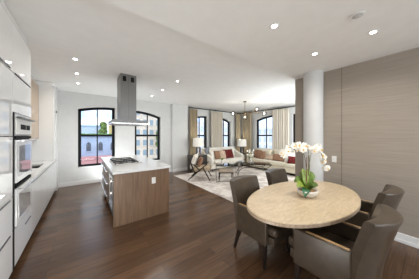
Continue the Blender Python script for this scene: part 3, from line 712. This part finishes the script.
sofa('loveseat', 'cream loveseat with rolled curved arms under the arched windows', (5.25, 5.83, RZ), 0, 2.05, .86, sofa_cream, .95, 2, True)
sofa('long_sofa', 'long oatmeal sofa along the right living room wall', (6.58, 3.80, RZ), -PI/2, 2.85, .90, sofa_tan, .90, 3)
pil(PM(4.43, 6.00, .80, .5, -.25), .42, .40, .14, greyblue, 'slate grey pillow on the loveseat arm end')
pil(PM(4.62, 5.82, .66, .3, -.3), .42, .40, .14, ivory, 'ivory pillow leaning at the left end of the loveseat')
pil(PM(4.80, 5.72, .66, .05, -.35), .42, .40, .15, rust, 'rust brown pillow left of the tan patterned one on loveseat')
pil(PM(5.02, 5.70, .66, -.1, -.35), .42, .40, .14, patterned, 'tan patterned pillow in the middle of the loveseat')
pil(PM(5.43, 5.70, .67, 0, -.35), .60, .44, .16, burgundy, 'burgundy velvet pillow on the right of the loveseat')
pil(PM(6.60, 4.93, .66, -PI/2, -.35), .44, .38, .16, rust, 'rust pillow at the far end of the long sofa')
pil(PM(6.46, 4.66, .64, -PI/2-.1, -.4), .50, .38, .16, rust, 'large rust velvet pillow second from far end of long sofa')
pil(PM(6.48, 4.22, .59, -PI/2, -.4), .48, .26, .14, patterned, 'tan and white lumbar pillow mid sofa')
pil(PM(6.46, 3.74, .61, -PI/2, -.4), .60, .31, .16, rust, 'wide rust pillow right of the lumbar pillow')
pil(PM(6.46, 3.28, .66, -PI/2+.1, -.35), .44, .44, .15, ivory, 'white pillow beside the burgundy one on long sofa')
pil(PM(6.26, 3.10, .60, -PI/2+.25, -.45), .34, .32, .15, burgundy, 'burgundy pillow leaning on white pillow of long sofa')

def lamp(x, y, z_, lab, w=.30):
    r_ = thing('table_lamp', lab, 'table lamp', (x, y, z_))
    MB().box(-.08, -.08, 0, .08, .08, .02, r=.004).build('base', brass, r_)
    b_ = MB()
    for sx_ in (-1, 1):
        b_.box(sx_*.085-.008, -.05, .02, sx_*.085+.008, .05, .32)
    b_.box(-.093, -.05, .318, .093, .05, .33); b_.build('frame', handle_metal, r_)
    MB().lathe([(.05, .02), (.06, .08), (.03, .16), (.05, .24), (.02, .318)], n=20).build('glass_body', crystal, r_)
    MB().tube([(0, 0, .33), (0, 0, .42)], .008).build('neck', brass, r_)
    s_ = MB(); s_.lathe([(.245, .36), (.225, .72), (.219, .72), (.239, .36)], n=36, cap=False)
    bm = s_.bm; bm.verts.ensure_lookup_table(); n = 36
    for i in range(n): bm.faces.new((bm.verts[i], bm.verts[3*n+i], bm.verts[3*n+(i+1) % n], bm.verts[(i+1) % n]))
    s_.build('lamp_shade', shade_m, r_)
    MB().ball((0, 0, .50), .035).build('bulb', bulb_on, r_)
    l = bpy.data.lights.new('lamp_light', 'POINT'); l.energy = 3; l.color = (1, .9, .76); l.shadow_soft_size = .06
    q = bpy.data.objects.new('lamp_light', l); COL.objects.link(q); q.parent = r_; q.location = (0, 0, .60)
# nightstand style side table
nt_ = thing('side_cabinet', 'dark stained side cabinet left of the loveseat', 'side table', (3.88, 6.0, 0))
MB().box(-.36, -.24, .66, .36, .24, .70, r=.004).build('top', night_wood, nt_)
MB().box(-.35, -.23, .04, .35, .23, .12, r=.003).build('plinth', night_wood, nt_)
for s_ in (-1, 1): MB().box(min(s_*.35, s_*.32), -.23, .12, max(s_*.35, s_*.32), .23, .66).build('side_panel', night_wood, nt_)
MB().box(-.32, .20, .12, .32, .23, .66).build('back_panel', night_wood, nt_)
for k in range(2):
    d = MB().box(-.318, -.235, .14+k*.26, .318, -.21, .385+k*.26, r=.003).build('drawer', night_wood, nt_)
    MB().tube([(-.08, -.255, .27+k*.26), (.08, -.255, .27+k*.26)], .007).box(-.08, -.255, .266+k*.26, -.07, -.234, .274+k*.26).box(.07, -.255, .266+k*.26, .08, -.234, .274+k*.26).build('handle', brass, d)
lamp(3.95, 6.02, .7005, 'table lamp with ivory drum shade on dark side cabinet')
ct_ = thing('corner_table', 'small round dark pedestal table in the corner between sofas', 'side table', (6.72, 6.02, 0))
MB().lathe([(.22, .575), (.24, .58), (.24, .60)], n=36).build('top', night_wood, ct_)
MB().lathe([(.16, 0), (.16, .02), (.07, .05), (.06, .30), (.08, .5), (.15, .575)], n=28).build('pedestal', night_wood, ct_)
lamp(6.72, 6.02, .6005, 'table lamp with ivory drum shade on corner table')

# X framed armchair (local +x = forward)
ac = thing('lounge_chair', 'dark wood X framed lounge chair with cream cushion on rug', 'chair', (3.28, 4.86, RZ), math.atan2(-.67, .74))
for s_ in (-1, 1):
    y_ = s_*.30
    MB().tube([(-.38, y_, .012), (-.05, y_, .30), (.26, y_, .56)], [.02, .027, .022], sq=True).build('cross_leg', dark_wood, ac)
    MB().tube([(-.36, y_*.93, .80), (-.27, y_*.93, .52), (-.16, y_*.93, .27)], [.02, .026, .022], sq=True).build('back_post', dark_wood, ac)
    MB().tube([(.12, y_*.98, .44), (.23, y_*.98, .24), (.36, y_*.98, .012)], [.024, .024, .018], sq=True).build('front_leg', dark_wood, ac)
    MB().tube([(-.29, y_, .54), (-.18, y_, .53), (.0, y_*.99, .36)], [.018, .023, .02], sq=True).build('arm', dark_wood, ac)
MB().tube([(-.16, -.29, .27), (-.16, .29, .27)], .014).tube([(.20, -.29, .30), (.20, .29, .30)], .014).tube([(-.34, -.29, .74), (-.34, .29, .74)], .012).build('rail', dark_wood, ac)
MB().box(-.20, -.27, .29, .40, .27, .44, r=.05, seg=4, M=Matrix.Rotation(-.10, 4, 'Y')).build('seat_cushion', seat_tan, ac)
MB().pillow(PM(-.22, 0, .62, PI/2, .32), .50, .52, .16).build('back_cushion', sheep, ac)
fo = MB(); fo.pillow(Matrix.Identity(4), .32, .34, .14)
o = fo.build('throw_pillow', rust); o.matrix_world = PM(3.25, 4.84, .62, math.atan2(-.67, .74)+PI/2+.25, .35) @ Matrix.Translation(o.location)
tag(o, 'rust pillow resting on the lounge chair', 'pillow')

# stool under the glass side table
st = thing('upholstered_stool', 'low beige upholstered stool with dark legs near the lounge chair', 'stool', (3.80, 4.12, RZ), math.radians(-37))
MB().box(-.24, -.19, .31, .24, .19, .40, r=.02, seg=3).build('seat', stool_fab, st)
MB().box(-.24, -.19, .285, .24, .19, .31, r=.004).build('seat_frame', dark_wood, st)
for sx_ in (-1, 1):
    for sy_ in (-1, 1):
        MB().tube(bez((sx_*.21, sy_*.16, .29), (sx_*.23, sy_*.17, .2), (sx_*.20, sy_*.15, .1), (sx_*.24, sy_*.18, .002), 6), [.022, .02, .018, .016, .015, .014, .013], sq=True).build('leg', dark_wood, st)
gt = thing('glass_side_table', 'glass topped side table with thin dark metal legs over the stool', 'side table', (3.86, 4.14, RZ), math.radians(-37))
MB().box(-.37, -.30, .535, .37, .30, .547, r=.003).build('glass_top', tint_glass, gt)
MB().box(-.37, -.30, .52, -.355, .30, .534).box(.355, -.30, .52, .37, .30, .534).box(-.355, -.30, .52, .355, -.285, .534).box(-.355, .285, .52, .355, .30, .534).build('top_frame', steel_dk, gt)
for sx_ in (-1, 1):
    for sy_ in (-1, 1): MB().box(sx_*.355-.007, sy_*.288-.007, .002, sx_*.355+.007, sy_*.288+.007, .52).build('leg', steel_dk, gt)
MB().box(-.35, -.296, .03, .35, -.280, .045).box(-.35, .280, .03, .35, .296, .045).build('stretcher', steel_dk, gt)
vb = thing('vase_with_greenery', 'small white vase with bright green leaves on glass side table', 'vase', (3.72, 4.22, .5625))
MB().lathe([(.03, 0), (.05, .04), (.045, .10), (.03, .13)], n=20).build('vase', pot_m, vb)
for k in range(8):
    a = k*.8; MB().grid(lambda u, v, a=a: (math.cos(a)*.10*u-math.sin(a)*.04*(v-.5)*math.sin(PI*(u*.9+.05)), math.sin(a)*.10*u+math.cos(a)*.04*(v-.5)*math.sin(PI*(u*.9+.05)), .12+.14*u-.05*u*u), 6, 2, .002).build('leaf', leaf_y if k % 3 else leaf_m, vb)
bw = MB().lathe([(.04, 0), (.10, .035), (.094, .035), (.04, .008)], 0, 0, 24); o = bw.build('shallow_bowl', pot_m); o.location = (3.98, 4.02, .5625); tag(o, 'shallow white bowl on glass side table', 'bowl')

# coffee table with curved iron frame
cf = thing('coffee_table', 'glass coffee table with curved dark iron legs on rug', 'coffee table', (5.13, 4.05, RZ), math.atan2(-.79, .62)+.12)
MB().box(-.64, -.32, .455, .64, .32, .467, r=.003).build('glass_top', tint_glass, cf)
MB().box(-.64, -.32, .443, .64, -.308, .454).box(-.64, .308, .443, .64, .32, .454).box(-.64, -.308, .443, -.628, .308, .454).box(.628, -.308, .443, .64, .308, .454).build('top_frame', iron, cf)
for s_ in (-1, 1):
    MB().tube(bez((-.60, s_*.28, .018), (-.52, s_*.25, .34), (-.30, s_*.2, .36), (.05, s_*.2, .33), 10)+bez((.05, s_*.2, .33), (.30, s_*.2, .30), (.48, s_*.24, .26), (.60, s_*.28, .44), 8)[1:], .012, 8).build('curved_rail', iron, cf)
    MB().tube(bez((.36, s_*.215, .29), (.50, s_*.23, .26), (.56, s_*.26, .14), (.60, s_*.28, .018), 8), .012, 8).build('leg', iron, cf)
    MB().tube([(-.42, s_*.225, .32), (-.60, s_*.28, .44)], .011, 8).build('brace', iron, cf)
vz = thing('flower_vase', 'clear glass vase with white blossoms on the coffee table', 'vase', (5.18, 4.22, RZ+.4675))
MB().lathe([(.05, 0), (.065, .02), (.06, .14), (.045, .20)], n=20).build('vase', crystal, vz)
for k in range(7):
    a = k*.9; h = .38+.10*math.sin(k*2.3)
    st_ = MB().tube(bez((0, 0, .02), (0, 0, .2), (.04*math.cos(a), .04*math.sin(a), .3), (.12*math.cos(a), .12*math.sin(a), h), 6), .004, 6).build('stem', leaf_m, vz)
    MB().ball((.12*math.cos(a), .12*math.sin(a), h), .034, 1, 1, .8, 10, 8).ball((.12*math.cos(a)+.02, .12*math.sin(a), h+.02), .024, 1, 1, .8, 10, 8).build('blossom', petal_m, st_)
for k in range(6):
    a = k*1.05+.3; MB().grid(lambda u, v, a=a: (math.cos(a)*.15*u-math.sin(a)*.05*(v-.5)*math.sin(PI*(u*.9+.05)), math.sin(a)*.15*u+math.cos(a)*.05*(v-.5)*math.sin(PI*(u*.9+.05)), .19+.08*u-.10*u*u), 6, 2, .002).build('leaf', leaf_d, vz)
bk_ = thing('stacked_book', 'pale book lying on the coffee table', 'book', (4.95, 4.50, RZ+.4675), .5)
MB().box(-.12, -.09, 0, .12, .09, .003).box(-.12, -.09, .027, .12, .09, .03).box(-.12, -.09, .003, -.117, .09, .027).build('cover', greyblue, bk_)
MB().box(-.116, -.086, .0032, .117, .086, .0268).build('pages', ivory, bk_)

# chandelier
cx_, cy_ = 5.02, 4.34
cn = thing('chandelier', 'branching brass chandelier with clear glass globes over living area', 'chandelier', (cx_, cy_, ZC))
MB().lathe([(.06, ZC-.03), (.07, ZC-.02), (.07, ZC-.001)], cx_, cy_, 24).build('canopy', brass, cn, world=True)
MB().tube([(cx_, cy_, ZC-.03), (cx_, cy_, 2.40)], .010).build('stem', brass, cn, world=True)
MB().ball((cx_, cy_, 2.40), .035).build('hub', brass, cn, world=True)
for gx, gy, gz in ((cx_, cy_, 2.25), (4.645, 4.62, 2.39), (5.395, 4.06, 2.56), (5.62, 3.89, 2.39)):
    d_ = Vector((gx-cx_, gy-cy_, 0)); kx = gz+.13 if gz > 2.45 or gz < 2.3 else gz
    if d_.length < .01: MB().tube([(cx_, cy_, 2.40), (cx_, cy_, 2.33)], .010).build('arm', brass, cn, world=True)
    else: MB().tube([(cx_, cy_, 2.40), Vector((cx_, cy_, 2.42))+d_*.5, (gx, gy, gz-.02 if gz > 2.45 else gz+.02)], .010).build('arm', brass, cn, world=True)
    g_ = MB().ball((gx, gy, gz), .115 if (gx, gy) == (cx_, cy_) else .09, u=24, v=16).build('globe', clear, cn, world=True)
    MB().ball((gx, gy, gz), .028, u=12, v=8).build('bulb', bulb_on, g_, world=True)
    l = bpy.data.lights.new('globe_light', 'POINT'); l.energy = 1.5; l.color = (1, .9, .76); l.shadow_soft_size = .04
    q = bpy.data.objects.new('globe_light', l); COL.objects.link(q); q.parent = cn; q.location = Vector((gx, gy, gz+.05))-Vector(cn.location)

# ------------------------------------------------------------------ outside
blue_f = mat('pale_blue_facade', (.36, .43, .54), .8, var=.05, scale=1)
pink_b = mat('pink_brick', (.55, .27, .26), .9, var=.15, scale=14, stretch=(1, 1, 3))
tan_f = mat('tan_stone_facade', (.72, .62, .50), .9, var=.08, scale=3)
white_f = mat('white_stone_facade', (.82, .82, .84), .9, var=.04, scale=2)
yel_f = mat('yellow_facade', (.70, .55, .22), .9)
slate_g = mat('pale_slate_glass', (.55, .66, .76), .3)
win_d = mat('far_window_glass', (.10, .11, .13), .7, spec=.2)
win_l = mat('far_window_pale_glass', (.30, .37, .41), .7, spec=.2)
win_w = mat('far_window_bright_glass', (.58, .64, .70), .7, spec=.2)
tree_m = mat('tree_foliage', (.10, .15, .035), .9, var=.4, scale=3)
hedge_m = mat('hedge_foliage', (.12, .22, .06), .9, var=.4, scale=6)
GZ = -9
struct(MB().box(-60, 8, GZ-.2, 90, 90, GZ).build('floor_street', mat('street_paving', (.4, .39, .37), .9)), 'street level far below the windows', 'ground')
def building(lab, axis, f0, f1, a0, a1, zt, m, wins, wm, arched=False, extra=None):
    loc = ((a0+a1)/2, (f0+f1)/2, GZ) if axis == 'y' else ((f0+f1)/2, (a0+a1)/2, GZ)
    r_ = thing('building', lab, 'building', loc)
    b_ = MB(); b_.box(*((a0, f0, GZ, a1, f1, zt) if axis == 'y' else (f0, a0, GZ, f1, a1, zt))); b_.build('facade', m, r_, world=True)
    c_ = MB(); c_.box(*((a0-.15, f0-.15, zt, a1+.15, f1, zt+.25) if axis == 'y' else (f0-.15, a0-.15, zt, f1, a1+.15, zt+.25))); c_.build('cornice', m, r_, world=True)
    pr = None
    for (u, zz, w, h) in wins:
        if pr is None:
            q = MB()
            if arched:
                pts = [(-w/2, 0), (w/2, 0), (w/2, h*.65)]+[(w/2*math.cos(k*PI/8), h*.65+h*.35*math.sin(k*PI/8)) for k in range(1, 8)]+[(-w/2, h*.65)]
                q.prism(pts, -.04, .02, 'y')
            elif axis == 'y': q.box(-w/2, -.04, 0, w/2, .02, h)
            else: q.box(-.04, -w/2, 0, .02, w/2, h)
            pr = q.build('window', wm, r_); o = pr
            s_ = MB(); s_.box(*((-w/2-.08, -.12, -.1, w/2+.08, 0, 0) if axis == 'y' else (-.12, -w/2-.08, -.1, 0, w/2+.08, 0))); s_.build('sill', m, pr)
        else: o = dup(pr, r_)
        p = Vector((u, f0, zz)) if axis == 'y' else Vector((f0, u, zz))
        o.location = p - Vector(loc)
    return r_
building('pale blue building with two arched windows across the street', 'y', 30, 36, -6, 4.6, 1.35, blue_f, [(-2.0, -.75, .55, 1.3), (.55, -.75, .55, 1.3), (2.0, -.75, .55, 1.3), (3.6, -.75, .55, 1.3)], win_d, True)
building('pink brick terrace in front of the pale blue building', 'y', 28.6, 29.9, -6, 4.6, -1.75, pink_b, [], win_d)
hg = MB()
for k in range(26): hg.ball((-3.6+k*.3+random.uniform(-.1, .1), 30.6, 1.62), .18+random.random()*.06, u=8, v=6)
tag(hg.build('roof_hedge', hedge_m, smooth=False), 'low green hedge on the roof of pale blue building', 'hedge')
building('pale slate blue roofed building behind the hedge', 'y', 40, 44, -6, 3.1, 3.35, slate_g, [(-4.4+k*1.0, 1.6, .5, 1.3) for k in range(8)], win_w)
building('yellow building beyond the tree', 'y', 42, 46, 4.7, 8.0, 3.5, yel_f, [(5.3, 1.9, .5, .8), (6.4, 1.9, .5, .8)], win_d)
def tree(x, y, zt, w, lab):
    t_ = thing('tree', lab, 'tree', (x, y, GZ))
    MB().tube([(x, y, GZ), (x+.1, y, zt-2)], [.25, .1]).build('trunk', stake_m, t_, world=True)
    b_ = MB()
    for k in range(22):
        h = random.random(); b_.ball((x+random.uniform(-w, w)*(1-.5*h), y+random.uniform(-w, w), zt-4+h*3.7), .4+.25*random.random(), u=8, v=6)
    b_.build('crown', tree_m, t_, world=True, smooth=False)
tree(2.9, 37.5, 3.9, .38, 'olive green tree between blue and yellow buildings')
building('tan stone office block with rows of windows, seen through the window by the hood', 'y', 30, 38, 5.6, 14, 6.6, tan_f, [(6.2+c_*1.15, -7.2+r_*1.75, .62, 1.0) for c_ in range(7) for r_ in range(1, 8)], win_l)
tree(10.9, 28.4, 3.3, .5, 'green tree in front of the tan stone block')
building('white stone building seen through the loveseat windows', 'y', 32, 40, 18, 34, 4.4, white_f, [(19+c_*1.5, -6+r_*2.1, .8, 1.3) for c_ in range(10) for r_ in range(1, 5)], win_w)
building('white stone building seen through the window over the long sofa', 'x', 38, 46, 8, 34, 3.1, white_f, [(10+c_*1.6, -6.5+r_*2.1, .9, 1.3) for c_ in range(15) for r_ in range(1, 5)], win_w)
